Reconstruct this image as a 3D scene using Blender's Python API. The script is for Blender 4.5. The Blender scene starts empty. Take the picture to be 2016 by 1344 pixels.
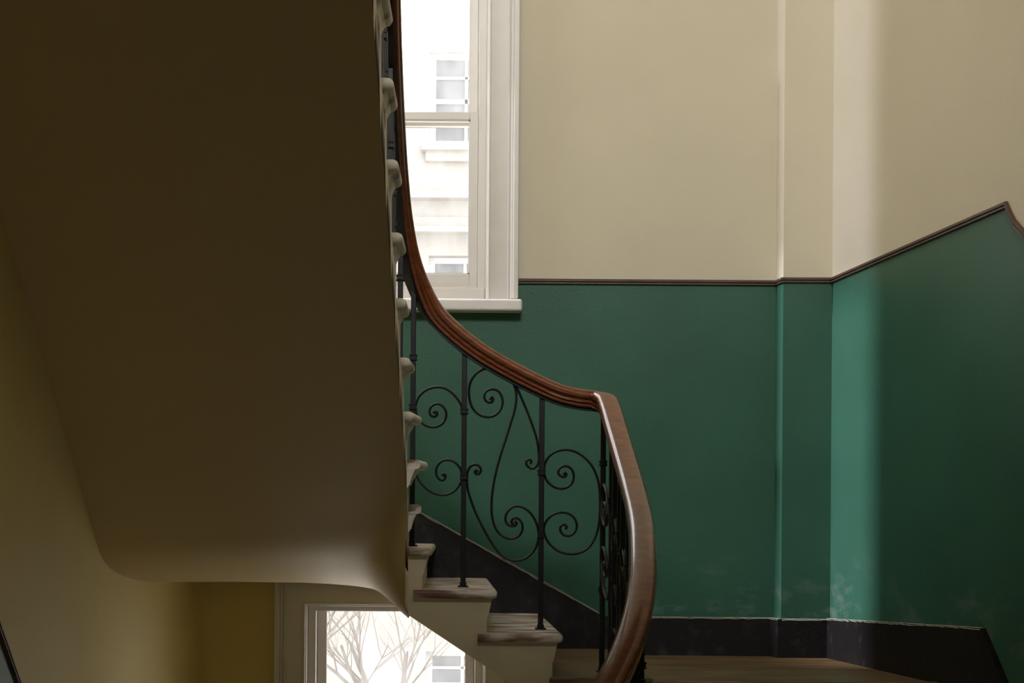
import bpy, bmesh, math, random
from mathutils import Vector, Matrix, Euler

C = bpy.context.scene.collection
SC = bpy.context.scene
PI = math.pi
random.seed(7)

# ------------------------------------------------------------------ camera
F, VX, VY, ROLL = 3000.0, 880.0, 1040.0, 0.007      # focal length and vanishing point in photo pixels
cam_d = bpy.data.cameras.new('camera')
cam = bpy.data.objects.new('camera', cam_d)
C.objects.link(cam)
cam_d.sensor_fit = 'HORIZONTAL'
cam_d.sensor_width = 36.0
cam_d.lens = F / 2016 * 36
cam_d.shift_x = (1008 - VX) / 2016
cam_d.shift_y = (VY - 672) / 2016
cam_d.clip_start = 0.05
cam.matrix_world = Euler((PI / 2, 0, 0)).to_matrix().to_4x4() @ Matrix.Rotation(ROLL, 4, 'Z')
SC.camera = cam

# ------------------------------------------------------------------ world, lights, exposure
WORLD = 5.5
w = bpy.data.worlds.new('world'); SC.world = w; w.use_nodes = True
bg = w.node_tree.nodes['Background']
bg.inputs[0].default_value = (0.97, 0.98, 1.0, 1); bg.inputs[1].default_value = WORLD

def area(name, loc, target, sx, sy, power, color, portal=False):
    l = bpy.data.lights.new(name, 'AREA'); l.shape = 'RECTANGLE'; l.size = sx; l.size_y = sy
    l.energy = power; l.color = color
    o = bpy.data.objects.new(name, l); C.objects.link(o)
    o.location = loc
    o.rotation_euler = (Vector(target) - Vector(loc)).to_track_quat('-Z', 'Y').to_euler()
    if portal: l.cycles.is_portal = True
    return o

area('front_window_daylight', (0.25, -2.85, 5.95), (0.6, 7.3, 0.9), 2.0, 2.0, 640, (0.96, 0.985, 1.0))
area('lower_fill', (-0.6, 1.2, -3.4), (-1.1, 6.4, -0.9), 1.4, 1.4, 12, (1.0, 0.86, 0.60))  # added unseen warm fill, brightens the lower left wall and the soffit
area('portal', (-0.245, 7.62, 2.0), (-0.245, 0, 2.0), 0.8, 1.75, 1, (1, 1, 1), True)
area('portal', (-0.245, 7.62, -1.3), (-0.245, 0, -1.3), 0.8, 1.85, 1, (1, 1, 1), True)
area('portal', (-1.75, 7.0, 3.1), (0, 7.0, 3.1), 0.6, 3.6, 1, (1, 1, 1), True)
sl = bpy.data.lights.new('sun', 'SUN'); sl.energy = 4.6; sl.angle = math.radians(4.0); sl.color = (0.90, 0.88, 1.0)
so = bpy.data.objects.new('sun', sl); C.objects.link(so); so.location = (-6, 7, 8)
so.rotation_euler = Vector((math.cos(math.radians(32)), 0.015, -math.sin(math.radians(32)))).to_track_quat('-Z', 'Y').to_euler()
SC.view_settings.view_transform = 'Standard'
SC.view_settings.look = 'None'
SC.view_settings.gamma = 1.0
SC.view_settings.use_curve_mapping = False
SC.view_settings.exposure = 0.0
SC.cycles.max_bounces = 10
SC.cycles.diffuse_bounces = 6
SC.cycles.transparent_max_bounces = 12

# ------------------------------------------------------------------ measuring helpers
def ray(x, y):
    a, b = x - VX, VY - y
    c, s = math.cos(ROLL), math.sin(ROLL)
    return Vector(((a * c - b * s) / F, 1.0, (a * s + b * c) / F))
def P(x, y, d):                       # point of the place at depth d seen at a photo pixel
    return ray(x, y) * d

D = 7.33                              # back wall
RW0, RW1 = Vector((1.815, 7.29)), Vector((2.0297, 5.538))      # the right wall, slightly splayed
RS = (RW1.x - RW0.x) / (RW1.y - RW0.y)
def rwx(d): return RW0.x + RS * (d - RW0.y)
def PR(x, y, off=0.0):                # on the right wall
    r = ray(x, y)
    d = (RW0.x - off - RS * RW0.y) / (r.x - RS)
    return r * d
LS = -0.0366
def lwx(d): return -1.40 + LS * (d - 6.2)
def PL(x, y, off=0.0):                # on the left wall
    r = ray(x, y)
    d = (-1.40 + off - LS * 6.2) / (r.x - LS)
    return r * d

def lerp(a, b, t): return a + (b - a) * t
def catmull(pts, n):
    pts = [Vector(p) for p in pts]; out = []
    for i in range(len(pts) - 1):
        p0 = pts[max(i - 1, 0)]; p1 = pts[i]; p2 = pts[i + 1]; p3 = pts[min(i + 2, len(pts) - 1)]
        # centripetal
        t0 = 0.0; t1 = t0 + max((p1 - p0).length, 1e-6) ** .5
        t2 = t1 + max((p2 - p1).length, 1e-6) ** .5; t3 = t2 + max((p3 - p2).length, 1e-6) ** .5
        for k in range(n):
            t = t1 + (t2 - t1) * k / n
            A1 = p1 if i == 0 else p0 * ((t1 - t) / (t1 - t0)) + p1 * ((t - t0) / (t1 - t0))
            A2 = p1 * ((t2 - t) / (t2 - t1)) + p2 * ((t - t1) / (t2 - t1))
            A3 = p2 if i == len(pts) - 2 else p2 * ((t3 - t) / (t3 - t2)) + p3 * ((t - t2) / (t3 - t2))
            B1 = A2 if i == 0 else A1 * ((t2 - t) / (t2 - t0)) + A2 * ((t - t0) / (t2 - t0))
            B2 = A2 if i == len(pts) - 2 else A2 * ((t3 - t) / (t3 - t1)) + A3 * ((t - t1) / (t3 - t1))
            out.append(B1 * ((t2 - t) / (t2 - t1)) + B2 * ((t - t1) / (t2 - t1)))
    out.append(pts[-1]); return out

# ------------------------------------------------------------------ materials
def mat(name, col, rough=0.6, var=0.0, vscale=3.0, bump=0.0, bscale=120.0, metal=0.0, coat=0.0, spec=0.5, col2=None, thr=(0.4, 0.6), stretch=(1, 1, 1), detail=6.0):
    m = bpy.data.materials.new(name); m.use_nodes = True
    nt = m.node_tree; n = nt.nodes; b = n['Principled BSDF']
    b.inputs['Roughness'].default_value = rough; b.inputs['Metallic'].default_value = metal
    b.inputs['Specular IOR Level'].default_value = spec
    b.inputs['Coat Weight'].default_value = coat; b.inputs['Coat Roughness'].default_value = 0.08
    b.inputs['Base Color'].default_value = (*col, 1)
    tc = n.new('ShaderNodeTexCoord'); mp = n.new('ShaderNodeMapping'); mp.inputs['Scale'].default_value = stretch
    nt.links.new(tc.outputs['Object'], mp.inputs[0])
    if var > 0 or col2:
        ns = n.new('ShaderNodeTexNoise'); ns.inputs['Scale'].default_value = vscale; ns.inputs['Detail'].default_value = detail
        nt.links.new(mp.outputs[0], ns.inputs[0])
        cr = n.new('ShaderNodeValToRGB')
        if col2:
            cr.color_ramp.elements[0].position, cr.color_ramp.elements[1].position = thr
            cr.color_ramp.elements[0].color = (*col, 1); cr.color_ramp.elements[1].color = (*col2, 1)
        else:
            cr.color_ramp.elements[0].position, cr.color_ramp.elements[1].position = 0.3, 0.7
            cr.color_ramp.elements[0].color = (*[c * (1 - var) for c in col], 1)
            cr.color_ramp.elements[1].color = (*[min(1, c * (1 + var)) for c in col], 1)
        nt.links.new(ns.outputs[0], cr.inputs[0]); nt.links.new(cr.outputs[0], b.inputs['Base Color'])
    if bump > 0:
        nb = n.new('ShaderNodeTexNoise'); nb.inputs['Scale'].default_value = bscale; nb.inputs['Detail'].default_value = 3
        nt.links.new(mp.outputs[0], nb.inputs[0])
        bp = n.new('ShaderNodeBump'); bp.inputs['Strength'].default_value = bump; bp.inputs['Distance'].default_value = 0.004
        nt.links.new(nb.outputs[0], bp.inputs['Height']); nt.links.new(bp.outputs[0], b.inputs['Normal'])
    return m

M = {}
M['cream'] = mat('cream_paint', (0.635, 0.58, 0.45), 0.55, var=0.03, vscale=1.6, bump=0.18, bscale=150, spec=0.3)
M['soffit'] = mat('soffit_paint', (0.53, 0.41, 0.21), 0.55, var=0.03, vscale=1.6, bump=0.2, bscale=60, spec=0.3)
M['green'] = mat('green_gloss_paint', (0.034, 0.114, 0.074), 0.42, var=0.10, vscale=2.2, bump=0.2, bscale=110, spec=0.3)
M['black'] = mat('black_skirting_paint', (0.010, 0.009, 0.009), 0.5, bump=0.4, bscale=60, col2=(0.035, 0.03, 0.028), thr=(0.55, 0.8), vscale=14, spec=0.25)
M['worn'] = mat('worn_lit_edge', (0.50, 0.47, 0.36), 0.7, col2=(0.04, 0.035, 0.03), thr=(0.60, 0.72), vscale=30)  # chipped edge, its cream also painting in light on the top ledge
M['dado'] = mat('dado_brown_paint', (0.075, 0.040, 0.026), 0.45, var=0.25, vscale=9, bump=0.2)
M['white'] = mat('white_window_paint', (0.64, 0.61, 0.57), 0.4, var=0.03, vscale=8, bump=0.12, bscale=40)
M['stone'] = mat('white_sill_paint', (0.70, 0.68, 0.65), 0.5, var=0.05, vscale=10, bump=0.3, bscale=30)
M['string'] = mat('string_cream_paint', (0.58, 0.50, 0.34), 0.5, var=0.08, vscale=7, bump=0.25, bscale=35)
M['wood_floor'] = mat('landing_boards', (0.11, 0.060, 0.022), 0.4, col2=(0.23, 0.145, 0.066), thr=(0.40, 0.62), vscale=4, stretch=(0.9, 14, 14), bump=0.25, bscale=30)
M['iron'] = mat('black_iron', (0.013, 0.013, 0.015), 0.42, metal=0.3, bump=0.15, bscale=60, spec=0.5)
M['rail'] = mat('mahogany', (0.125, 0.034, 0.011), 0.38, col2=(0.215, 0.064, 0.022), thr=(0.3, 0.7), vscale=6, stretch=(3, 3, 14), coat=0.8, spec=0.15)
M['rail'].node_tree.nodes['Principled BSDF'].inputs['Coat IOR'].default_value = 1.55
M['rail'].node_tree.nodes['Principled BSDF'].inputs['Coat Roughness'].default_value = 0.10
def scuffs(m):
    nt = m.node_tree; n = nt.nodes; L = nt.links.new; b = n['Principled BSDF']
    src = b.inputs['Base Color'].links[0].from_socket
    tc = n.new('ShaderNodeTexCoord'); sx = n.new('ShaderNodeSeparateXYZ'); L(tc.outputs['Object'], sx.inputs[0])
    h = n.new('ShaderNodeMapRange'); h.inputs[1].default_value = -.05; h.inputs[2].default_value = -.42; L(sx.outputs[2], h.inputs[0])
    mp = n.new('ShaderNodeMapping'); mp.inputs['Scale'].default_value = (2.2, 2.2, 4.5); mp.inputs['Rotation'].default_value = (.5, .3, 0); L(tc.outputs['Object'], mp.inputs[0])
    ns = n.new('ShaderNodeTexNoise'); ns.inputs['Scale'].default_value = 2.2; ns.inputs['Detail'].default_value = 9; ns.inputs['Roughness'].default_value = .68; L(mp.outputs[0], ns.inputs[0])
    r = n.new('ShaderNodeMapRange'); r.inputs[1].default_value = .52; r.inputs[2].default_value = .78; r.inputs[4].default_value = .75; L(ns.outputs[0], r.inputs[0])
    mu = n.new('ShaderNodeMath'); mu.operation = 'MULTIPLY'; L(h.outputs[0], mu.inputs[0]); L(r.outputs[0], mu.inputs[1])
    mx = n.new('ShaderNodeMix'); mx.data_type = 'RGBA'; L(mu.outputs[0], mx.inputs[0]); L(src, mx.inputs[6]); mx.inputs[7].default_value = (.24, .27, .24, 1)
    L(mx.outputs[2], b.inputs['Base Color'])
scuffs(M['green'])
# worn stair treads: stained timber with the white paint rubbed through
def tread_mat():
    m = mat('worn_tread', (0.20, 0.14, 0.10), 0.5, bump=0.4, bscale=25)
    nt = m.node_tree; n = nt.nodes; b = n['Principled BSDF']
    tc = n.new('ShaderNodeTexCoord')
    mp = n.new('ShaderNodeMapping'); mp.inputs['Scale'].default_value = (2.0, 9.0, 9.0); nt.links.new(tc.outputs['Object'], mp.inputs[0])
    n1 = n.new('ShaderNodeTexNoise'); n1.inputs['Scale'].default_value = 3.2; n1.inputs['Detail'].default_value = 8; nt.links.new(mp.outputs[0], n1.inputs[0])
    c1 = n.new('ShaderNodeValToRGB'); e = c1.color_ramp.elements
    e[0].position = 0.34; e[0].color = (0.16, 0.075, 0.05, 1); e[1].position = 0.58; e[1].color = (0.70, 0.64, 0.56, 1)
    k = e.new(0.46); k.color = (0.36, 0.26, 0.20, 1)
    nt.links.new(n1.outputs[0], c1.inputs[0]); nt.links.new(c1.outputs[0], b.inputs['Base Color'])
    return m
M['tread'] = tread_mat()
M['nosing'] = mat('cream_nosing', (0.76, 0.71, 0.63), 0.5, col2=(0.24, 0.17, 0.11), thr=(0.58, 0.72), vscale=9, bump=0.35, bscale=30)
M['facade'] = mat('pale_stone_facade', (0.235, 0.218, 0.196), 0.9, var=0.06, vscale=0.7)
M['facade_band'] = mat('facade_band', (0.22, 0.195, 0.175), 0.9, var=0.06, vscale=0.9)
M['facade_window'] = mat('facade_window_paint', (0.40, 0.40, 0.40), 0.6)
M['facade_pane'] = mat('facade_pane_glass', (0.10, 0.105, 0.12), 0.3, spec=0.3)
M['ground'] = mat('pavement', (0.75, 0.72, 0.66), 0.9, var=0.1, vscale=1.5)
M['bark'] = mat('grey_bark', (0.085, 0.07, 0.06), 0.9, var=0.2, vscale=8)
m = bpy.data.materials.new('beam_filter_tint'); m.use_nodes = True; m.node_tree.nodes.clear()
o_ = m.node_tree.nodes.new('ShaderNodeOutputMaterial'); t_ = m.node_tree.nodes.new('ShaderNodeBsdfTransparent'); t_.inputs[0].default_value = (.52, .53, .55, 1)
m.node_tree.links.new(t_.outputs[0], o_.inputs[0]); M['tint'] = m  # see-through filter, added to weaken the upper part of the sun beam
M['yellow'] = mat('yellow_cream_wall', (0.66, 0.53, 0.20), 0.55, var=0.03, vscale=1.6, bump=0.2, bscale=140, spec=0.3)  # yellower than the upper cream, for the left wall and low back wall
def glass_mat():
    m = bpy.data.materials.new('dusty_glass'); m.use_nodes = True
    nt = m.node_tree; n = nt.nodes; n.clear()
    out = n.new('ShaderNodeOutputMaterial')
    tr = n.new('ShaderNodeBsdfTransparent'); tl = n.new('ShaderNodeBsdfTranslucent'); tl.inputs[0].default_value = (0.95, 0.95, 0.95, 1)
    gl = n.new('ShaderNodeBsdfGlossy'); gl.inputs['Roughness'].default_value = 0.05
    mx = n.new('ShaderNodeMixShader'); m2 = n.new('ShaderNodeMixShader'); m2.inputs[0].default_value = 0.03
    tc = n.new('ShaderNodeTexCoord'); mp = n.new('ShaderNodeMapping'); mp.inputs['Scale'].default_value = (14, 14, 5)
    ns = n.new('ShaderNodeTexNoise'); ns.inputs['Scale'].default_value = 1.0; ns.inputs['Detail'].default_value = 8
    mr = n.new('ShaderNodeMapRange'); mr.inputs[1].default_value = 0.3; mr.inputs[2].default_value = 0.8; mr.inputs[3].default_value = 0.10; mr.inputs[4].default_value = 0.30
    L = nt.links.new
    L(tc.outputs['Object'], mp.inputs[0]); L(mp.outputs[0], ns.inputs[0]); L(ns.outputs[0], mr.inputs[0]); L(mr.outputs[0], mx.inputs[0])
    L(tr.outputs[0], mx.inputs[1]); L(tl.outputs[0], mx.inputs[2]); L(mx.outputs[0], m2.inputs[1]); L(gl.outputs[0], m2.inputs[2]); L(m2.outputs[0], out.inputs[0])
    return m
M['glass'] = glass_mat()

# ------------------------------------------------------------------ mesh helpers
class MB:
    def __init__(s): s.v = []; s.f = []; s.m = []
    def face(s, pts, mi=0):
        i = len(s.v); s.v += [tuple(p) for p in pts]; s.f.append(tuple(range(i, i + len(pts)))); s.m.append(mi)
    def grid(s, rows, mi=0, close=False):
        i = len(s.v); nr, nc = len(rows), len(rows[0])
        for r in rows: s.v += [tuple(p) for p in r]
        for a in range(nr - 1):
            for b in range(nc if close else nc - 1):
                b2 = (b + 1) % nc
                s.f.append((i + a * nc + b, i + a * nc + b2, i + (a + 1) * nc + b2, i + (a + 1) * nc + b)); s.m.append(mi)
        return i
    def box(s, x0, x1, y0, y1, z0, z1, mi=0):
        p = [(x, y, z) for z in (z0, z1) for y in (y0, y1) for x in (x0, x1)]
        i = len(s.v); s.v += p
        for q in ((0, 2, 3, 1), (4, 5, 7, 6), (0, 1, 5, 4), (2, 6, 7, 3), (0, 4, 6, 2), (1, 3, 7, 5)):
            s.f.append(tuple(i + k for k in q)); s.m.append(mi)
    def prism(s, bottom, top, mi=0):
        n = len(bottom); i = len(s.v)
        s.v += [tuple(p) for p in bottom] + [tuple(p) for p in top]
        s.f.append(tuple(i + k for k in reversed(range(n)))); s.m.append(mi)
        s.f.append(tuple(i + n + k for k in range(n))); s.m.append(mi)
        for k in range(n):
            k2 = (k + 1) % n
            s.f.append((i + k, i + k2, i + n + k2, i + n + k)); s.m.append(mi)
    def tube(s, path, ra, rb=None, n=8, mi=0, ax=None, closed=True):
        # ra in the plane of the curve, rb along ax
        path = [Vector(p) for p in path]; rows = []
        for k, p in enumerate(path):
            t = (path[min(k + 1, len(path) - 1)] - path[max(k - 1, 0)]).normalized()
            a = Vector(ax) if ax is not None else (Vector((0, 0, 1)) if abs(t.z) < 0.9 else Vector((1, 0, 0)))
            u = a.cross(t).normalized(); q = t.cross(u).normalized()
            r1 = ra[k] if isinstance(ra, list) else ra
            r2 = r1 if rb is None else rb
            rows.append([p + u * (math.cos(2 * PI * j / n) * r1) + q * (math.sin(2 * PI * j / n) * r2) for j in range(n)])
        i = s.grid(rows, mi, True); m = len(rows)
        s.f.append(tuple(i + j for j in reversed(range(n)))); s.m.append(mi)
        s.f.append(tuple(i + (m - 1) * n + j for j in range(n))); s.m.append(mi)
    def build(s, name, mats, parent=None, smooth=False, bevel=0.0, seg=2, tri=False):
        me = bpy.data.meshes.new(name); me.from_pydata(s.v, [], s.f)
        for x in (mats if isinstance(mats, (list, tuple)) else [mats]): me.materials.append(x)
        for p, mi in zip(me.polygons, s.m): p.material_index = mi
        bm = bmesh.new(); bm.from_mesh(me)
        bmesh.ops.remove_doubles(bm, verts=bm.verts, dist=1e-5)
        bmesh.ops.recalc_face_normals(bm, faces=bm.faces)
        if tri: bmesh.ops.triangulate(bm, faces=bm.faces, ngon_method='EAR_CLIP')
        if bevel > 0:
            ed = [e for e in bm.edges if len(e.link_faces) == 2 and e.calc_face_angle(0) > 0.5]
            bmesh.ops.bevel(bm, geom=ed, offset=bevel, segments=seg, profile=0.5, affect='EDGES', clamp_overlap=True)
        if smooth:
            for f in bm.faces: f.smooth = True
            for e in bm.edges:
                if len(e.link_faces) == 2 and e.calc_face_angle(0) > 0.9: e.smooth = False
        bm.to_mesh(me); bm.free()
        o = bpy.data.objects.new(name, me); C.objects.link(o)
        if parent: o.parent = parent
        return o

def tag(o, label=None, cat=None, group=None, kind=None):
    if label: o['label'] = label
    if cat: o['category'] = cat
    if group: o['group'] = group
    if kind: o['kind'] = kind
    return o
def empty(name, label, cat, loc=(0, 0, 0), group=None, kind=None):
    o = bpy.data.objects.new(name, None); C.objects.link(o); o.empty_display_size = 0.1
    o.location = loc
    return tag(o, label, cat, group, kind)
def reparent(o, root):               # keep the world place of parts built in world coordinates
    o.parent = root; o.matrix_parent_inverse = Matrix.Translation(root.location).inverted()
    return o

# ------------------------------------------------------------------ SETTING: walls
ZB, ZT = -4.2, 7.2
DADO = 1.203
WCX = -0.245
HOLE = 0.43
W1 = (1.10, 2.86)                    # window openings, bottom and top
W2 = (-2.25, -0.355)
CR, CG = 0, 1
b = MB()
xs = [-2.2, WCX - HOLE, -0.13, 0.0, WCX + HOLE, 0.25, 0.66, 1.571, 2.0]
def greenfrom(xm):
    return -0.24 if xm < -0.0 else (-0.42 if xm < 0.25 else -0.66)
for i in range(len(xs) - 1):
    x0, x1 = xs[i], xs[i + 1]; xm = (x0 + x1) / 2
    g0 = greenfrom(xm)
    zs = sorted({ZB, W2[0], -0.5, W2[1], g0, W1[0], DADO - 0.012, W1[1], ZT})
    for j in range(len(zs) - 1):
        z0, z1 = zs[j], zs[j + 1]; zm = (z0 + z1) / 2
        inx = WCX - HOLE < xm < WCX + HOLE
        if inx and (W1[0] < zm < W1[1] or (W2[0] < zm < W2[1] and not (xm > 0 and zm > -0.5))): continue
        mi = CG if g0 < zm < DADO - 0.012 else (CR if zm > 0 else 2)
        b.face([(x0, D, z0), (x1, D, z0), (x1, D, z1), (x0, D, z1)], mi)
        b.face([(x0, D + 0.36, z0), (x1, D + 0.36, z0), (x1, D + 0.36, z1), (x0, D + 0.36, z1)], CR)
for z0, z1 in (W1, W2):              # reveals
    xa, xb = WCX - HOLE, WCX + HOLE
    for q in ([(xa, z0), (xa, z1)], [(xb, z0), (xb, z1)], [(xa, z0), (xb, z0)], [(xa, z1), (xb, z1)]):
        (p, r), (s_, t) = q
        b.face([(p, D, r), (s_, D, t), (s_, D + 0.36, t), (p, D + 0.36, r)], CR)
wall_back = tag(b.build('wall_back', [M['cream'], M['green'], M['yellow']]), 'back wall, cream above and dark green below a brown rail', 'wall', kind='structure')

# shallow pier in the right corner of the back wall
b = MB()
pier = [(1.571, D + 0.02), (1.59, 7.24), (rwx(7.25) + .02, 7.236), (rwx(7.25) + .02, D + 0.02)]
b.prism([(x, y, ZB) for x, y in pier], [(x, y, DADO - 0.012) for x, y in pier], 1)
b.prism([(x, y, DADO - 0.012) for x, y in pier], [(x, y, ZT) for x, y in pier], 0)
tag(b.build('wall_pier', [M['cream'], M['green']]), 'shallow corner pier painted cream and green with a bright left edge', 'wall', kind='structure')

# right wall with the dado line rising to the nosing line, then falling with the stair
dl = [PR(1627, 551), PR(1984, 398), PR(1993, 417), PR(2001, 432), PR(2016, 449), PR(2070, 530), PR(2200, 720), PR(2500, 1130)]
dl[0] = Vector((rwx(7.236), 7.236, DADO)); dl[1].z = DADO
dl = [Vector((rwx(D + 0.05), D + 0.05, DADO))] + dl
end = dl[-1]; dl.append(Vector((rwx(-3), -3, end.z - 1.0)))
b = MB()
for i in range(len(dl) - 1):
    p, q = dl[i], dl[i + 1]
    b.face([(p.x, p.y, ZB), (q.x, q.y, ZB), (q.x, q.y, q.z - .012), (p.x, p.y, p.z - .012)], 1)
    b.face([(p.x, p.y, p.z - .012), (q.x, q.y, q.z - .012), (q.x, q.y, ZT), (p.x, p.y, ZT)], 0)
    b.face([(p.x + .3, p.y, ZB), (q.x + .3, q.y, ZB), (q.x + .3, q.y, ZT), (p.x + .3, p.y, ZT)], 0)
tag(b.build('wall_right', [M['cream'], M['green']]), 'right wall, cream over green with a pale strip of daylight at its corner', 'wall', kind='structure')

# left wall with a rounded back corner, the lower flight's dado and a tall slot of a window high up by the corner
ldz = [PL(0, 1250), PL(34, 1346)]
lsl = (ldz[1].z - ldz[0].z) / (ldz[1].y - ldz[0].y)
def lz(d): return max(-3.8, min(1.0, ldz[0].z + lsl * (d - ldz[0].y)))
b = MB(); ZA = 1.22
cols = [(lwx(d), d) for d in (-3, 0, 2, 3, 4, 4.4, 4.66, 5.0, 5.5, 6.0)]
arc = [(p.x, p.y) for p in catmull([(lwx(6.0), 6.0, 0), (-1.395, 6.25, 0), (-1.345, 6.6, 0), (-1.275, 6.92, 0), (-1.21, 7.16, 0), (-1.175, 7.265, 0), (-1.14, 7.315, 0), (-1.09, D, 0)], 5)]
allc = cols[:-1] + arc
for (x0, y0), (x1, y1) in zip(allc[:-1], allc[1:]):
    z0, z1 = lz(y0), lz(y1)
    b.face([(x0, y0, ZB), (x1, y1, ZB), (x1, y1, z1), (x0, y0, z0)], 1)
    b.face([(x0, y0, z0), (x1, y1, z1), (x1, y1, ZA), (x0, y0, ZA)], 0)
b.face([(lwx(D), D, ZA)] + [(x, y, ZA) for x, y in arc], 0)
S0, S1 = 6.70, 7.33
zz = [ZA, 1.32, 5.0, ZT]; dd = [-3, S0, S1, D + 0.06]
for i in range(3):
    for j in range(3):
        if i == 1 and j == 1: continue
        b.face([(lwx(dd[i]), dd[i], zz[j]), (lwx(dd[i + 1]), dd[i + 1], zz[j]), (lwx(dd[i + 1]), dd[i + 1], zz[j + 1]), (lwx(dd[i]), dd[i], zz[j + 1])], 0)
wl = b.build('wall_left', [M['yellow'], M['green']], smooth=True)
tl_ = MB(); tl_.box(lwx(7) - .12, lwx(7) - .11, S0 - .05, S1 + .05, 3.22, 5.0)       # unseen filter added to dim the upper sun beam through that slot
tl_.build('beam_filter', M['tint'], wl)
tag(wl, 'left wall under the stair, cream with a rounded back corner', 'wall', kind='structure')

b = MB(); b.box(-2.2, 4.0, -3.3, -3.0, ZB, ZT)
tag(b.build('wall_front', M['cream']), 'wall behind the viewer, cream', 'wall', kind='structure')
b = MB(); b.box(-2.2, 4.0, -3.3, D + .3, ZT, ZT + .2)
M['ceiling'] = mat('dull_ceiling', (0.13, 0.11, 0.08), 0.8)
tag(b.build('ceiling', M['ceiling']), 'ceiling at the top of the stairwell', 'ceiling', kind='structure')
b = MB(); b.box(-2.2, 4.0, -3.3, D + .3, ZB - .2, ZB)
tag(b.build('floor_lower', M['wood_floor']), 'floor at the foot of the stairwell', 'floor', kind='structure')
# floor of the storey above, behind the flight
b = MB(); b.box(-1.3, 3.2, -3.0, 1.75, 2.72, 3.02)
tag(b.build('floor_upper', M['soffit']), 'landing of the storey above', 'floor', kind='structure')

# landing floor
LZ = -0.601
b = MB()
LF = 6.05
poly = [(0.43, 5.93), (0.66, 5.93), (0.66, LF), (rwx(LF), LF), (rwx(7.29), 7.29), (rwx(D) - .01, D), (0.43, D)]
b.prism([(x, y, LZ - .16) for x, y in poly], [(x, y, LZ) for x, y in poly])
landing = tag(b.build('floor_landing', M['wood_floor'], bevel=0.006), 'brown boarded corner landing at the foot of the green walls', 'floor', kind='structure')
lip = MB(); lip.box(0.64, rwx(LF) - .01, LF - .03, LF + .02, LZ - .035, LZ + .006)
lo = lip.build('nosing', M['wood_floor'], parent=landing, bevel=0.008)

# ------------------------------------------------------------------ dado rails and skirtings
def moulding(path, name, label):     # small brown rail: flat band over a thin bead; path = (top point, outward direction)
    m = MB(); rows = []
    prof = [(0, 0), (.010, 0), (.014, -.004), (.014, -.012), (.007, -.0135), (.007, -.0165), (.012, -.018), (.012, -.024), (0, -.026)]
    for p, n in path:
        rows.append([Vector(p) + Vector(n) * o + Vector((0, 0, z)) for o, z in prof])
    m.grid(rows); m.face(rows[0]); m.face(rows[-1])
    o = m.build(name, M['dado'], smooth=False)
    return tag(o, label, 'dado rail', kind='structure')
moulding([((0.335, D, DADO), (0, -1, 0)), ((1.571, D, DADO), (0, -1, 0))], 'trim_1', 'thin brown dado rail right of the upper window')
moulding([((1.571, D, DADO), (-.3, -1, 0)), ((1.59, 7.24, DADO), (-.9, -1, 0)), ((rwx(7.236), 7.236, DADO), (-1, -1, 0))], 'trim_2', 'thin brown dado rail wrapped round the corner pier')
rn = Vector((-1, RS, 0)).normalized()
rp = [(p, rn) for p in dl[1:-1]]
moulding(rp, 'trim_3', 'brown dado rail on the right wall, rising to a peak')
moulding([(Vector((lwx(d), d, lz(d) + .012)), (1, 0, 0)) for d in (2.9, 3.4, 4.0, 4.66, 5.2, 5.8)], 'trim_4', 'dark dado rail of the lower flight at the lower left corner')

def skirting(poly, depth_vec, name, label, top_edges):
    # poly: outline on the wall; the top edge carries a cream strip: chipped paint plus the lit ledge painted in
    m = MB(); n = len(poly)
    fr = [Vector(p) + Vector(depth_vec) for p in poly]
    m.prism([Vector(p) for p in poly], fr, 0)
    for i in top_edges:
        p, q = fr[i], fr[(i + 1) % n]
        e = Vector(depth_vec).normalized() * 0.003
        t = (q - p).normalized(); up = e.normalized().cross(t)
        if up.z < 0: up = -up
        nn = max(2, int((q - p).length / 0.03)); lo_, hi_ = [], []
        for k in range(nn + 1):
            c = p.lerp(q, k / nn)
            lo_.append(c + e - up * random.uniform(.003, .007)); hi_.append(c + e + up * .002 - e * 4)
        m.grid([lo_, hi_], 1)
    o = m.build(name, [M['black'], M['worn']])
    return tag(o, label, 'skirting board', kind='structure')
sk = -0.418
dv = (0, -0.022, 0)
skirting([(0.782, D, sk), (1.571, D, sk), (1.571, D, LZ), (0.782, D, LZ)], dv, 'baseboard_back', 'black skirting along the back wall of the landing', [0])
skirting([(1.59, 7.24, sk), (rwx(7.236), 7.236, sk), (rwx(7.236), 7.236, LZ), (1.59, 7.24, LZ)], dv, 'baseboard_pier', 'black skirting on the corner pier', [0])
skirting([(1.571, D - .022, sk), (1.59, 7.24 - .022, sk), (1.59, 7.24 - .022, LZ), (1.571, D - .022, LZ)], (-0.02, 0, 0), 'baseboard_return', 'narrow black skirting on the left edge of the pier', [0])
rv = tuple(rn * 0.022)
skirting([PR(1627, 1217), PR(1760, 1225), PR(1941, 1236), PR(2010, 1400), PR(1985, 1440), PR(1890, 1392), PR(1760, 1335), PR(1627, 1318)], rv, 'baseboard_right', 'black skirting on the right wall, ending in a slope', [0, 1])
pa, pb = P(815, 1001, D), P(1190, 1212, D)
skirting([pa, pb, (0.78, D, sk), (0.78, D, LZ), (0.5, D, LZ), (pa.x, D, pa.z - .30)], dv, 'baseboard_stair', 'black raking skirting above the steps on the back wall', [0])

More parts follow.
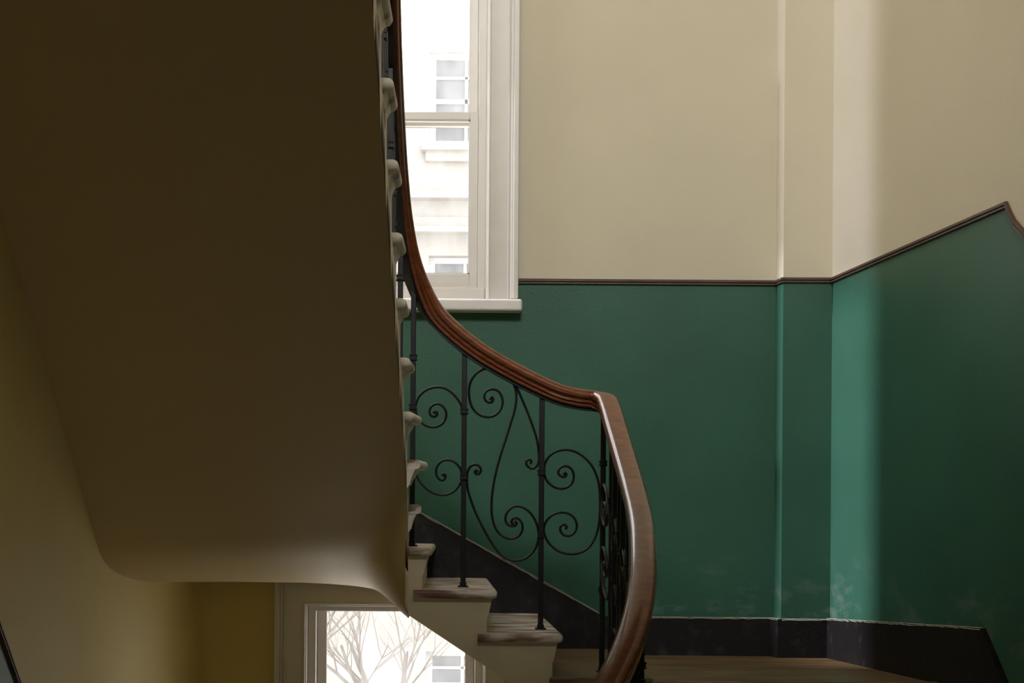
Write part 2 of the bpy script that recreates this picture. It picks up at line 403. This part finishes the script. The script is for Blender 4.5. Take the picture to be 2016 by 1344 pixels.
# ------------------------------------------------------------------ windows
CLIP = [None]
def ring(m, half, z0, z1, wd, y0, y1, bottom=False, mi=0, cx=WCX):
    # frame of outer half width, from z0 to z1
    o = [(cx - half, z0), (cx - half, z1), (cx + half, z1), (cx + half, z0)]
    i = [(cx - half + wd, z0 + (wd if bottom else 0)), (cx - half + wd, z1 - wd), (cx + half - wd, z1 - wd), (cx + half - wd, z0 + (wd if bottom else 0))]
    if CLIP[0]:                       # the stair cuts across the upper right corner of the frame
        xc, zc = CLIP[0]
        m.prism([(x, y1, z) for x, z in (o[0], o[1], i[1], i[0])], [(x, y0, z) for x, z in (o[0], o[1], i[1], i[0])], mi)
        q = (o[1], (xc, z1), (xc, z1 - wd), i[1])
        m.prism([(x, y1, z) for x, z in q], [(x, y0, z) for x, z in q], mi)
        xa_, xb_ = cx + half - wd, cx + half
        q = ((xa_, z0), (xa_, zc(xa_)), (xb_, zc(xb_)), (xb_, z0))
        m.prism([(x, y1, z) for x, z in q], [(x, y0, z) for x, z in q], mi)
        return
    sides = [(0, 1), (1, 2), (2, 3)] + ([(3, 0)] if bottom else [])
    for a, c in sides:
        q = [o[a], o[c], i[c], i[a]]
        m.prism([(x, y1, z) for x, z in q], [(x, y0, z) for x, z in q], mi)
def casing(root, z0, z1, ztop):
    m = MB()
    ring(m, 0.577, z0, ztop, 0.154, D - .030, D + .001)
    m1 = MB(); ring(m1, 0.577, z0, ztop, 0.026, D - .058, D)
    ring(m1, 0.551, z0, ztop - .026, 0.012, D - .046, D)
    ring(m1, 0.534, z0, ztop - .043, 0.010, D - .038, D)
    ring(m1, 0.442, z0, ztop - .135, 0.012, D - .040, D)
    a = m.build('architrave', M['white'], bevel=0.003); reparent(a, root)
    c = m1.build('moulding', M['white'], a, bevel=0.004)
    f = MB(); ring(f, 0.424, z0, z1 + .0, 0.040, D + .02, D + .16)
    reparent(f.build('frame', M['white'], bevel=0.003), root)
def sash(root, z0, z1, wt, wb, y0, y1, name):
    h = 0.384; st = 0.040
    m = MB()
    m.box(WCX - h, WCX - h + st, y0, y1, z0, z1); m.box(WCX + h - st, WCX + h, y0, y1, z0, z1)
    m.box(WCX - h + st, WCX + h - st, y0, y1, z0, z0 + wb); m.box(WCX - h + st, WCX + h - st, y0, y1, z1 - wt, z1)
    s_ = m.build(name, M['white'], bevel=0.004); reparent(s_, root)
    r = MB(); y = (y0 + y1) / 2                      # putty bead round the glass
    for q in ((WCX - h + st, WCX - h + st + .006, z0 + wb, z1 - wt), (WCX + h - st - .006, WCX + h - st, z0 + wb, z1 - wt),
              (WCX - h + st, WCX + h - st, z0 + wb, z0 + wb + .006), (WCX - h + st, WCX + h - st, z1 - wt - .006, z1 - wt)):
        r.box(q[0], q[1], y - .012, y + .012, q[2], q[3])
    r.build('glazing_bead', M['white'], s_)
    g = MB(); g.face([(WCX - h + st, y, z0 + wb), (WCX + h - st, y, z0 + wb), (WCX + h - st, y, z1 - wt), (WCX - h + st, y, z1 - wt)])
    tag(g.build('pane', M['glass'], s_), 'dusty glass pane')

w1 = empty('window_1', 'upper sash window with white frame behind the sweeping handrail', 'window', (WCX, D, 1.1), kind='structure')
casing(w1, 1.10, 2.80, 2.95)
zm = P(860, 234, D + .08).z
sash(w1, 1.160, zm + .022, .035, .072, D + .045, D + .085, 'lower_sash')
sash(w1, zm - .030, 2.76, .045, .057, D + .095, D + .135, 'upper_sash')
m = MB(); m.box(WCX - .42, WCX + .42, D + .015, D + .17, 1.10, 1.162)
reparent(m.build('frame_sill', M['white'], bevel=.006), w1)
m = MB(); m.box(-0.86, 0.350, D - .085, D + .06, 1.038, 1.094)
reparent(tag(m.build('sill', M['stone'], bevel=.010, seg=3), 'thick white painted sill'), w1)
w2 = empty('window_2', 'lower sash window with bare branches outside, under the stair', 'window', (WCX, D, -2.25), kind='structure')
CLIP[0] = (-0.13, lambda x: -.340 - .655 * (x + .15))
casing(w2, -2.25, -0.362, -0.222)
CLIP[0] = None
sash(w2, -1.32, -0.365, .035, .05, D + .095, D + .135, 'upper_sash')
sash(w2, -2.2, -1.27, .05, .07, D + .045, D + .085, 'lower_sash')
m = MB(); m.box(-0.86, 0.36, D - .085, D + .17, -2.30, -2.2)
reparent(m.build('sill', M['stone'], bevel=.01), w2)

# ------------------------------------------------------------------ UPPER STAIRCASE
stair = empty('staircase', 'curving cream staircase with a dark smooth underside and worn steps', 'staircase', (0, 6.0, LZ))
def L(d): return 3.953 - .663 * d
def XS(d): return lerp(-0.200, -0.150, (d - 4.0) / 1.9)       # face of the inner string
def Lp(*ds): return [(d, L(d)) for d in ds]
colsS = {
    0.0: Lp(1.7, 3.5, 4.7, 5.3, 5.75, 6.0) + [(6.16, -.122), (6.36, -.192), (6.6, -.234), (6.85, -.252), (7.1, -.257), (7.36, -.26)],
    0.5: Lp(1.7, 3.5, 4.7, 5.3, 5.70, 5.95) + [(6.11, -.094), (6.30, -.158), (6.58, -.217), (6.88, -.247), (7.1, -.255), (7.36, -.258)],
    0.85: Lp(1.7, 3.5, 4.7, 5.3, 5.65, 5.85) + [(6.07, -.072), (6.24, -.145), (6.48, -.212), (6.76, -.260), (7.05, -.280), (7.36, -.285)],
    1.0: Lp(1.7, 3.5, 4.7, 5.3, 5.60) + [(5.78, .100), (5.87, -.03), (5.90, -.17), (5.915, -.27), (5.93, -.335), (6.5, -.335), (7.36, -.335)],
}
US = [0.0, 0.5, 0.85, 1.0]
cc = {u: catmull([(d, z, 0) for d, z in colsS[u]], 8) for u in US}
NV = len(cc[0.0])
def soff(u, j):
    # cubic across the width
    pts = [cc[q][j] for q in US]
    k = 0 if u <= .5 else (1 if u <= .85 else 2)
    u0, u1 = US[k], US[k + 1]; t = (u - u0) / (u1 - u0)
    m0 = (pts[k + 1] - pts[k - 1]) / (US[k + 1] - US[k - 1]) if k > 0 else (pts[1] - pts[0]) / (US[1] - US[0])
    m1 = (pts[k + 2] - pts[k]) / (US[k + 2] - US[k]) if k < 2 else (pts[3] - pts[2]) / (US[3] - US[2])
    h = u1 - u0
    v = pts[k] * (2 * t**3 - 3 * t**2 + 1) + m0 * h * (t**3 - 2 * t**2 + t) + pts[k + 1] * (-2 * t**3 + 3 * t**2) + m1 * h * (t**3 - t**2)
    return v.x, v.y
rows = []
for j in range(NV):
    r = []
    for k in range(49):
        u = 1 - (1 - k / 48) ** 1.7
        d, z = soff(u, j)
        xa = lwx(min(d, 7.33)) - .03; xb = XS(min(d, 5.92))
        r.append((lerp(xa, xb, u), d, z))
    rows.append(r)
m = MB(); m.grid(rows)
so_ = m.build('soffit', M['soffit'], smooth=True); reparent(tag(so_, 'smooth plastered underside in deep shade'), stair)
BX0 = XS(5.92)
def LB(x): return -.335 - .655 * (x - BX0)                      # underside of the short back flight
m = MB()
m.grid([[(x, d, LB(x) + (.0 if x > BX0 + .01 else 0)) for d in (5.93, 6.4, 6.9, 7.36)] for x in [BX0 + k * .06 for k in range(14)]])
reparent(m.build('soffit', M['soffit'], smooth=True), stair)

# step lines: k -> (inner riser point, outer riser point, tread height)
H = .168
steps = []
steps.append(((0.412, 5.93), (0.412, D), -0.404))              # lowest step
steps.append(((0.157, 5.93), (0.157, D), -0.236))
steps.append(((-0.094, 5.93), (-0.094, D), -0.072))
steps.append(((-0.150, 5.945), (-0.62, D), 0.092))             # winders
steps.append(((-0.152, 5.90), (-1.33, 7.22), 0.26))
steps.append(((-0.154, 5.80), (lwx(6.45), 6.45), 0.43))
d = 5.54; z = 0.60
steps.append(((XS(d), d), (lwx(5.72), 5.72), z))
for k in range(14):
    d -= .2566; z += .17
    if d < 2.0: break
    steps.append(((XS(d), d), (lwx(d), d), z))
def tread_poly(k, front, inner, back=0.0):
    if k >= 5: inner -= .020
    (a, o, z) = steps[k]
    if k + 1 < len(steps): (a2, o2, _) = steps[k + 1]
    else: a2 = (a[0], a[1] - .2566); o2 = (o[0], o[1] - .2566)
    a, o, a2, o2 = Vector(a), Vector(o), Vector(a2), Vector(o2)
    t = (a - o).normalized(); t2 = (a2 - o2).normalized()
    n = Vector((-t.y, t.x));
    if n.dot(a - a2 + o - o2) < 0: n = -n
    if k <= 2:   # back flight: the inner end faces the viewer
        it = it2 = Vector((0, -1))
    else:
        it = it2 = Vector((1, 0))
    A = a + n * front + it * inner; B = o + n * front
    A2 = a2 + it2 * inner; B2 = o2
    if k <= 2:
        A2 = Vector((a2.x - .035, a.y - inner)) if k < 2 else Vector((a2.x + .004, a.y - inner))
        B2 = Vector((o2.x - .035, o2.y)) if k < 2 else o2
    elif k == 3:
        A = Vector((a.x + inner, a.y + .02)); A2 = Vector((a.x + inner, a.y - .07))
    elif k == 4:
        A2 = Vector((a2.x + inner, a2.y - .02))
    if k >= 5:                        # the moulded return stops short of the riser above
        A = A + n * .018
        back_ = a2 + (a - a2) * .16 - (a - a2).normalized() * (inner - .05)
        return [A, B, B2, Vector((a2.x - .02, a2.y)), Vector((back_.x - .02, back_.y)), Vector((back_.x + inner, back_.y))]
    return [A, B, B2, A2]
def loft(k, prof, z, fr=.040, inn=.050):
    m = MB(); rows = []
    for i, (o, zz_) in enumerate(prof):
        if i == 0 and o == 0: o = -.03
        A, B, B2, *mid, A2 = tread_poly(k, fr + o, inn + o)
        rr = max(.004, .022 + o)
        e1 = (B - A).normalized(); e2 = (A2 - A).normalized()
        lim = min(rr, (A2 - A).length * .4)
        c0, c1 = A + e2 * lim, A + e1 * rr
        pts = [c0, (c0 + A * 2 + c1) / 4, c1, B, B2] + mid
        if mid:
            e3 = (mid[-1] - A2).normalized(); g0_, g1_ = A2 + e3 * min(rr, .03), A2 - e2 * rr
            pts += [g0_, (g0_ + A2 * 2 + g1_) / 4, g1_]
        else: pts += [A2]
        rows.append([(p.x, p.y, z + zz_) for p in pts])
    m.grid(rows, close=True); m.face(rows[0]); m.face(rows[-1])
    return m
def plate(poly, z0, z1):
    m = MB(); m.prism([(p.x, p.y, z0) for p in poly], [(p.x, p.y, z1) for p in poly]); return m
for k in range(len(steps)):
    z = steps[k][2]
    low = k <= 2
    t = loft(k, [(0, 0), (-.012, -.0005), (-.004, -.004), (0, -.011), (.001, -.018), (0, -.025), (-.004, -.032), (-.012, -.0355), (-.022, -.036)], z).build('tread', M['tread'] if low else M['nosing'], smooth=True)
    reparent(t, stair)
    sco = loft(k, [(-.018, -.035), (-.020, -.040), (-.026, -.052), (-.032, -.068), (-.037, -.086), (-.038, -.094), (-.042, -.096), (-.046, -.106), (-.052, -.106)], z)
    sco.build('scotia', M['string'] if low else M['nosing'], t, smooth=True)
    a, o, _ = steps[k]; a, o = Vector(a), Vector(o)
    a2 = Vector(steps[k + 1][0]) if k + 1 < len(steps) else a
    tt = (a - o).normalized(); n = Vector((-tt.y, tt.x))
    if n.dot(a - a2) < 0: n = -n
    q = [a, o, o - n * .02, a - n * .02]
    zb = z - H - (.03 if k else .0)
    reparent(plate(q, zb, z - .03).build('riser', M['string']), stair)

# strings: the visible end of the short back flight, then the long side of the upper flight
m = MB()
pl = []
rz = [(s[0][0], s[2]) for s in steps[:3]]                      # riser x, tread z
prof = [(.016, -.034), (.020, -.050), (.012, -.066), (.012, -.080), (.0, -.092)]
top = []
for k, (x, z) in enumerate(rz):
    zl = (rz[k - 1][1] - .03 if k else LB(.412))
    top += [(x, zl), (x, z - .115), (x + .005, z - .103), (x + .009, z - .085), (x + .014, z - .062), (x + .020, z - .036)]
top += [(BX0, rz[2][1] - .034)]
bot = [(BX0, LB(BX0)), (0.1, LB(0.1)), (0.412, LB(.412)), (0.412, LB(.412))]
outl = top + [(BX0, LB(BX0)), (0.1, LB(.1))]
clean = []
for p in outl:
    if not clean or (Vector(p) - Vector(clean[-1])).length > 1e-4: clean.append(p)
m.prism([(x, 5.95, z) for x, z in clean], [(x, 5.905, z) for x, z in clean])
reparent(tag(m.build('string', M['string'], tri=True), 'cream end of the lowest steps'), stair)
m = MB()
m.prism([(.412, 5.95, LB(.412)), (.412, 5.95, LZ - .02), (.66, 5.95, LZ - .02), (.66, 5.95, LB(.66) - .1)], [(.412, 5.905, LB(.412)), (.412, 5.905, LZ - .02), (.66, 5.905, LZ - .02), (.66, 5.905, LB(.66) - .1)])
reparent(m.build('string', M['string']), stair)
u1 = sorted([(p.x, p.y) for p in cc[1.0] if p.x < 5.931])
def sz(d):
    for (d0, z0), (d1, z1) in zip(u1[:-1], u1[1:]):
        if d0 <= d <= d1 and d1 > d0: return lerp(z0, z1, (d - d0) / (d1 - d0))
    return u1[0][1] if d < u1[0][0] else u1[-1][1]
m = MB()
def strip(d0, d1, zt, n=4):
    for i in range(n):
        a_, b_ = lerp(d0, d1, i / n), lerp(d0, d1, (i + 1) / n)
        q0 = [(XS(a_), a_, sz(a_) + .0), (XS(b_), b_, sz(b_)), (XS(b_), b_, zt), (XS(a_), a_, zt)]
        m.prism([(x - .010, y, z + (.02 if i_ < 2 else 0)) for i_, (x, y, z) in enumerate(q0)], q0)
strip(5.928, 5.90, 0.05, 5)
for k in range(3, len(steps)):
    d0 = min(5.90, steps[k][0][1]); d1 = steps[k + 1][0][1] if k + 1 < len(steps) else d0 - .2566
    if d0 - d1 > .001: strip(d0, d1, steps[k][2] - .033)
so2 = m.build('string', M['string'], smooth=True); reparent(tag(so2, 'thin cream side of the upper flight below the step ends'), stair)

# first board at the landing level, a little proud of the landing
m = MB(); m.box(0.40, 0.80, 5.885, D - .001, LZ, LZ + .029)
reparent(m.build('bottom_board', M['wood_floor'], bevel=.010, seg=3), stair)

# ------------------------------------------------------------------ LOWER STAIRCASE (down towards the viewer along the right wall)
low = empty('lower_staircase', 'flight of steps going down from the landing along the right wall', 'staircase', (1.3, 5.0, LZ - .9))
li = [(.60, 6.03), (.605, 5.79), (.61, 5.54), (.61, 5.28), (.60, 5.02), (.575, 4.77), (.535, 4.57), (.48, 4.42), (.41, 4.31)]
lo_d = [6.03, 5.79, 5.54, 5.28, 5.02, 4.72, 4.35, 3.85, 3.2]
for k in range(8):
    z = LZ - .17 * (k + 1)
    q = [Vector(li[k]), Vector((rwx(lo_d[k]) - .03, lo_d[k])), Vector((rwx(lo_d[k + 1]) - .03, lo_d[k + 1] - .03)), Vector((li[k + 1][0], li[k + 1][1] - .03))]
    t = plate(q, z - .035, z).build('tread', M['tread'], bevel=.01); reparent(t, low)
    q2 = [Vector(li[k]), Vector((rwx(lo_d[k]) - .03, lo_d[k])), Vector((rwx(lo_d[k]) - .03, lo_d[k] + .02)), Vector((li[k][0], li[k][1] + .02))]
    reparent(plate(q2, z - .02, z + .135).build('riser', M['string']), low)
m = MB(); rows = []
for (x, y), k in zip(li, range(9)):
    zz_ = LZ - .17 * k
    rows.append([(x, y, zz_ - .40), (x, y, zz_ - .205), (x + .04, y, zz_ - .205), (x + .04, y, zz_ - .40)])
m.grid(rows, close=True)
reparent(m.build('string', M['string']), low)

# ------------------------------------------------------------------ BALUSTRADE
bal = empty('balustrade', 'wrought iron balustrade with scrolls under a sweeping mahogany handrail', 'balustrade', (0.2, 6.15, LZ))
rp = [Vector((-.213, q, 5.2 - .663 * q)) for q in (2.2, 3.0, 3.8, 4.5, 5.0, 5.35)]
pix = [(775, 262, 5.66), (781, 345, 5.82), (790, 430, 5.96), (805, 508, 6.06), (825, 561, 6.12), (851, 605, 6.15), (893, 650, 6.15), (945, 691, 6.15), (1000, 724, 6.15),
       (1060, 755, 6.15), (1105, 774, 6.15), (1145, 783, 6.15), (1175, 786, 6.145), (1192, 790, 6.09), (1201, 808, 5.99), (1213, 850, 5.80), (1229, 905, 5.57), (1246, 965, 5.32),
       (1260, 1025, 5.07), (1266, 1085, 4.86), (1265, 1150, 4.67), (1254, 1220, 4.51), (1230, 1290, 4.38), (1200, 1350, 4.29), (1160, 1420, 4.2), (1110, 1490, 4.13), (1040, 1570, 4.08)]
rp += [P(*q) for q in pix]
path = catmull(rp, 8)
WS = 1.15
prof = [(-.022, -.038), (-.027, -.037), (-.029, -.033), (-.027, -.028), (-.022, -.026), (-.022, -.022), (-.030, -.020), (-.032, -.015), (-.030, -.011), (-.025, -.009), (-.025, -.005), (-.036, -.001), (-.039, .008), (-.037, .018), (-.031, .027), (-.023, .032), (-.006, .035)]
prof = prof + [(-a, c) for a, c in reversed(prof)]
def sweep(path, prof, ws=1.0):
    rows = []
    for k, p in enumerate(path):
        t = (path[min(k + 2, len(path) - 1)] - path[max(k - 2, 0)]).normalized()
        s = t.cross(Vector((0, 0, 1))).normalized(); u = s.cross(t).normalized()
        rows.append([p + s * (a * ws) + u * c for a, c in prof])
    return rows
m = MB(); i0 = m.grid(sweep(path, prof, WS), close=True)
n_ = len(prof)
m.f.append(tuple(range(n_))); m.m.append(0); m.f.append(tuple((len(path) - 1) * n_ + j for j in range(n_))); m.m.append(0)
ho = m.build('handrail', M['rail'], smooth=True); reparent(tag(ho, 'polished reddish brown moulded handrail'), bal)
m = MB(); m.grid(sweep(path, [(-.019, -.049), (.019, -.049), (.019, -.035), (-.019, -.035)]), close=True)
reparent(m.build('core_bar', M['iron']), bal)

def railz(x, y):
    best = min(path, key=lambda p: (p.x - x) ** 2 + (p.y - y) ** 2)
    return best.z
def baluster(x, y, z0, collars=(), r=.0105, foot=True, ztop=None):
    zt = (railz(x, y) - .035) if ztop is None else ztop
    m = MB(); m.box(x - r, x + r, y - r, y + r, z0, zt)
    o = m.build('baluster', M['iron'], bevel=.002, seg=1); reparent(o, bal)
    if foot:
        f = MB(); f.box(x - .022, x + .022, y - .022, y + .022, z0, z0 + .006); f.box(x - .0135, x + .0135, y - .0135, y + .0135, z0 + .006, z0 + .020)
        f.build('foot_plate', M['iron'], o, bevel=.002, seg=1)
    for cz in collars:
        c = MB(); c.box(x - .0145, x + .0145, y - .0145, y + .0145, cz - .011, cz + .011)
        c.box(x - .017, x + .017, y - .017, y + .017, cz - .0115, cz - .006); c.box(x - .017, x + .017, y - .017, y + .017, cz + .006, cz + .0115)
        c.build('collar', M['iron'], o, bevel=.002, seg=1)
    return o
BD = 6.15
def cz(x, y): return P(x, y, BD).z
p1 = P(811, 1076, 6.10); baluster(p1.x, p1.y, -0.072, (cz(813, 707), cz(812, 803)))
p2 = P(911.5, 1156, BD); baluster(p2.x, p2.y, -0.236, (cz(916, 810), cz(914, 939)))
p3 = P(1064, 1238, BD); baluster(p3.x, p3.y, -0.404, (cz(1066, 930), cz(1065, 1053)))
p4 = P(1185, 1250, 6.13); baluster(p4.x, p4.y, LZ + .029, (cz(1186, 912), cz(1186, 1160)))

def scr(pts, parent=bal, tr=None):
    w = [P(780 + x / 3.055, 680 + y / 3.055, BD) for x, y in pts]
    if tr: w = [tr(q) for q in w]
    q = catmull(w, 5)
    m = MB()
    ax = (0, 1, 0) if tr is None else tr.ax
    m.tube(q, .0052, .0075, 8, ax=ax)
    m.tube([q[0] - Vector((0, .0, 0)), q[0] + (q[0] - q[1]).normalized() * .004], .0075, .008, 8, ax=ax)
    o = m.build('scroll', M['iron'], smooth=True); reparent(o, parent); return o
S1 = [(229, 404), (236, 396), (246, 403), (244, 419), (228, 428), (208, 420), (200, 396), (212, 366), (242, 351), (272, 359), (295, 385), (301, 420), (286, 460), (255, 484), (212, 491), (166, 475), (135, 441), (118, 398), (120, 345), (145, 296), (190, 263), (250, 250), (302, 262), (350, 299), (386, 350), (400, 388)]
S2 = [(280, 780), (286, 772), (296, 779), (294, 798), (278, 811), (255, 800), (240, 768), (244, 731), (270, 698), (310, 688), (355, 704), (386, 742), (398, 785)]
S2b = [(118, 765), (130, 800), (165, 846), (210, 880), (260, 898), (310, 895), (355, 870), (385, 830), (399, 795)]
S3 = [(484, 757), (492, 748), (498, 762), (490, 776), (474, 768), (470, 748), (485, 738)]
S3 = [(488, 757), (482, 749), (473, 757), (480, 772), (498, 772), (510, 752), (500, 725), (478, 716), (452, 723), (433, 750), (426, 790), (430, 860), (450, 930), (480, 1010), (520, 1092), (560, 1164), (602, 1227), (642, 1270), (690, 1292), (740, 1293), (790, 1271), (830, 1230), (852, 1180), (858, 1148)]
S4 = [(568, 322), (574, 309), (584, 320), (576, 339), (557, 342), (537, 329), (530, 300), (545, 273), (577, 263), (611, 272), (634, 305), (640, 345), (625, 390), (592, 420), (550, 430), (505, 419), (465, 384), (443, 330), (438, 270), (450, 214), (480, 170), (520, 145), (570, 137), (620, 145), (665, 174), (700, 219), (718, 270), (722, 322), (712, 390), (690, 462), (660, 560), (630, 652), (605, 742), (586, 832), (575, 920), (574, 1000), (586, 1068), (610, 1119), (646, 1150), (686, 1162), (726, 1152), (752, 1125), (760, 1086), (746, 1051), (716, 1036), (696, 1048), (695, 1066), (709, 1073)]
S5 = [(716, 1060), (726, 1068), (716, 1082), (690, 1085), (665, 1070), (657, 1032), (675, 992), (710, 968), (752, 970), (795, 994), (830, 1040), (850, 1090), (858, 1145)]
S6 = [(690, 185), (720, 242), (752, 312), (790, 402), (820, 482), (845, 562), (857, 640), (858, 690), (845, 724), (820, 740), (796, 731), (781, 708), (787, 690), (805, 687), (813, 700), (803, 709)]
S7 = [(1008, 772), (1018, 764), (1023, 780), (1010, 790), (990, 785), (975, 765), (982, 740), (1006, 725), (1036, 728), (1060, 752), (1068, 790), (1055, 830), (1022, 855), (984, 860), (940, 845), (905, 810), (890, 765), (894, 713), (920, 666), (966, 636), (1020, 627), (1076, 638), (1130, 671), (1175, 720), (1205, 782), (1221, 850), (1226, 930), (1225, 1010), (1216, 1090), (1194, 1160), (1152, 1219), (1100, 1247), (1040, 1253), (980, 1238), (930, 1200), (897, 1150), (888, 1100), (906, 1051), (946, 1015), (1000, 1003), (1046, 1015), (1076, 1045), (1087, 1082), (1075, 1120), (1045, 1143), (1010, 1140), (988, 1115), (990, 1086), (1010, 1076), (1026, 1090), (1019, 1106)]
for s_ in (S1, S2, S2b, S3, S4, S5, S6, S7): scr(s_)

# balusters and scroll panels under the descending rail on the right
rb = []
def at_d(dq, lo=True):
    c = [p for p in path[-150:] if p.y < 6.0]
    return min(c, key=lambda p: abs(p.y - dq))
def stepz(y):
    z = LZ
    for k in range(8):
        if y < li[k][1]: z = LZ - .17 * (k + 1)
    return z
for dq in (5.88, 5.64, 5.39, 5.14, 4.89, 4.66, 4.47, 4.34):   # two bars to a tread
    p = at_d(dq); z0 = stepz(p.y)
    baluster(p.x - .006, p.y, z0, (p.z - .30, p.z - .55), ztop=p.z - .04); rb.append(p)
    p = at_d(dq - .11); baluster(p.x - .006, p.y, stepz(p.y), (p.z - .32,), ztop=p.z - .04)
class Tr:
    def __init__(s, a, c): s.a = a; s.c = c; dv_ = (c - a); s.h = Vector((dv_.x, dv_.y, 0)); s.ax = tuple(s.h.normalized().cross(Vector((0, 0, 1)))); s.sl = dv_.z
    def __call__(s, q):
        u = (q.x - p3.x) / (p4.x - p3.x); zz_ = q.z - cz(1065, 930)
        b_ = s.a + s.h * u
        return Vector((b_.x - .006, b_.y, s.a.z - .40 + zz_ + s.sl * u))
chain = [Vector((p4.x, p4.y, railz(p4.x, p4.y)))] + rb
for a, c in zip(chain[:-1], chain[1:]): scr(S7, tr=Tr(a, c))

# balusters of the upper flight, two to a tread
q = P(786, 905, 5.99); baluster(q.x, q.y, 0.26, (cz(790, 560),))
for k in range(5, min(len(steps), 17)):
    a, o, z = steps[k]
    for off in (.075, .20):
        y = a[1] - off; x = -.222 + (0 if k > 6 else .012)
        zr = 5.2 - .663 * y - .04 if y < 5.5 else None
        baluster(x, y, z, ((zr or railz(x, y)) - .28,), ztop=zr)

# ------------------------------------------------------------------ OUTSIDE
FD = 22.0
def FX(x, y): return P(x, y, FD)
m = MB(); m.box(-14, 14, 7.8, 60, -4.5, -4.2)
tag(m.build('ground', M['ground']), 'pale pavement outside the windows', 'ground', kind='structure')
hb = empty('neighbouring_building', 'pale stone building across the street, bleached by daylight', 'building', (0, FD, -4.2))
wx0, wx1 = FX(846, 200).x, FX(846, 200).x + 1.5
rows_ = [(FX(880, 285).z, FX(880, 98).z), (FX(880, 700).z, FX(880, 503).z), (FX(880, 1420).z, FX(880, 1282).z), (8.4, 9.8)]
m = MB()
centers = [wx0 + .75 + 3.0 * n for n in range(-3, 4)]
xs_ = [-13.0]
for c in centers: xs_ += [c - .75, c + .75]
xs_.append(13.0)
zs_ = sorted([-4.2, 12.5] + [v for r in rows_ for v in r])
for i in range(len(xs_) - 1):
    for j in range(len(zs_) - 1):
        zm_ = (zs_[j] + zs_[j + 1]) / 2
        if i % 2 == 1 and any(a < zm_ < c for a, c in rows_): continue
        m.box(xs_[i], xs_[i + 1], FD, FD + .4, zs_[j], zs_[j + 1])
reparent(m.build('facade', M['facade']), hb)
def band(z0, z1, out, mname='facade_band'):
    m = MB(); m.box(-13, 13, FD - out, FD + .05, z0, z1)
    reparent(m.build('string_course', M[mname]), hb)
band(FX(880, 395).z, FX(880, 382).z, .22); band(FX(880, 448).z, FX(880, 430).z, .10); band(FX(880, 462).z, FX(880, 452).z, .25, 'facade')
band(FX(880, 45).z, FX(880, 25).z, .15)
for c in centers:
    for (z0, z1) in rows_:
        f = MB()
        f.box(c - .75, c - .66, FD + .2, FD + .28, z0, z1); f.box(c + .66, c + .75, FD + .2, FD + .28, z0, z1)
        f.box(c - .66, c + .66, FD + .2, FD + .28, z0, z0 + .08); f.box(c - .66, c + .66, FD + .2, FD + .28, z1 - .08, z1)
        for t in (-.22, .22): f.box(c + t - .022, c + t + .022, FD + .22, FD + .26, z0 + .08, z1 - .08)
        for t in (.25, .5, .75):
            zq = lerp(z0, z1, t); hh = .035 if t == .5 else .02
            f.box(c - .66, c + .66, FD + .22, FD + .26, zq - hh, zq + hh)
        wo = reparent(f.build('window', M['facade_window']), hb)
        g = MB(); g.box(c - .66, c + .66, FD + .26, FD + .27, z0 + .08, z1 - .08)
        g.build('pane', M['facade_pane'], wo)
        s_ = MB(); s_.box(c - .86, c + .86, FD - .22, FD + .2, z0 - .12, z0); s_.box(c - .80, c + .80, FD - .12, FD + .05, z0 - .26, z0 - .12)
        reparent(s_.build('window_sill', M['facade']), hb)

def tree(x, y, z, h, seed, label, lean=0.0):
    rnd = random.Random(seed)
    root = empty('bare_tree', label, 'tree', (x, y, z))
    tk, br = MB(), MB()
    def grow(p, dr, ln, r, lv):
        pts = [p]; rr = [r]; n = 4
        for k in range(n):
            dr = (dr + Vector((rnd.uniform(-.16, .16), rnd.uniform(-.16, .16), rnd.uniform(-.04, .1)))).normalized()
            p = p + dr * (ln / n); pts.append(p); rr.append(r * (1 - .45 * (k + 1) / n))
        (tk if lv == 0 else br).tube(pts, rr, n=6 if lv < 2 else 4)
        if lv >= 5: return
        for k in range(rnd.choice((3, 3, 4)) if lv else 6):
            i = rnd.randint(2, n) if lv else rnd.choice((3, 4, 4))
            ang = rnd.uniform(0, 2 * PI); sp = rnd.uniform(.45, .95)
            sd = Vector((math.cos(ang), math.sin(ang), 0)) * sp
            grow(pts[i], (dr + sd + Vector((0, 0, .15))).normalized(), ln * rnd.uniform(.55, .78), rr[i] * .58, lv + 1)
    grow(Vector((0, 0, 0)), Vector((lean, 0, 1)), h * .38, h * .016, 0)
    tk.build('trunk', M['bark'], root, smooth=True); br.build('branches', M['bark'], root, smooth=True)
tree(-1.5, 14.5, -4.2, 5.6, 3, 'bare tree seen through the lower window, left of its pane')
tree(-0.60, 19.3, -4.2, 5.4, 11, 'smaller bare tree farther back, seen through the lower window')
bpy.context.view_layer.update()
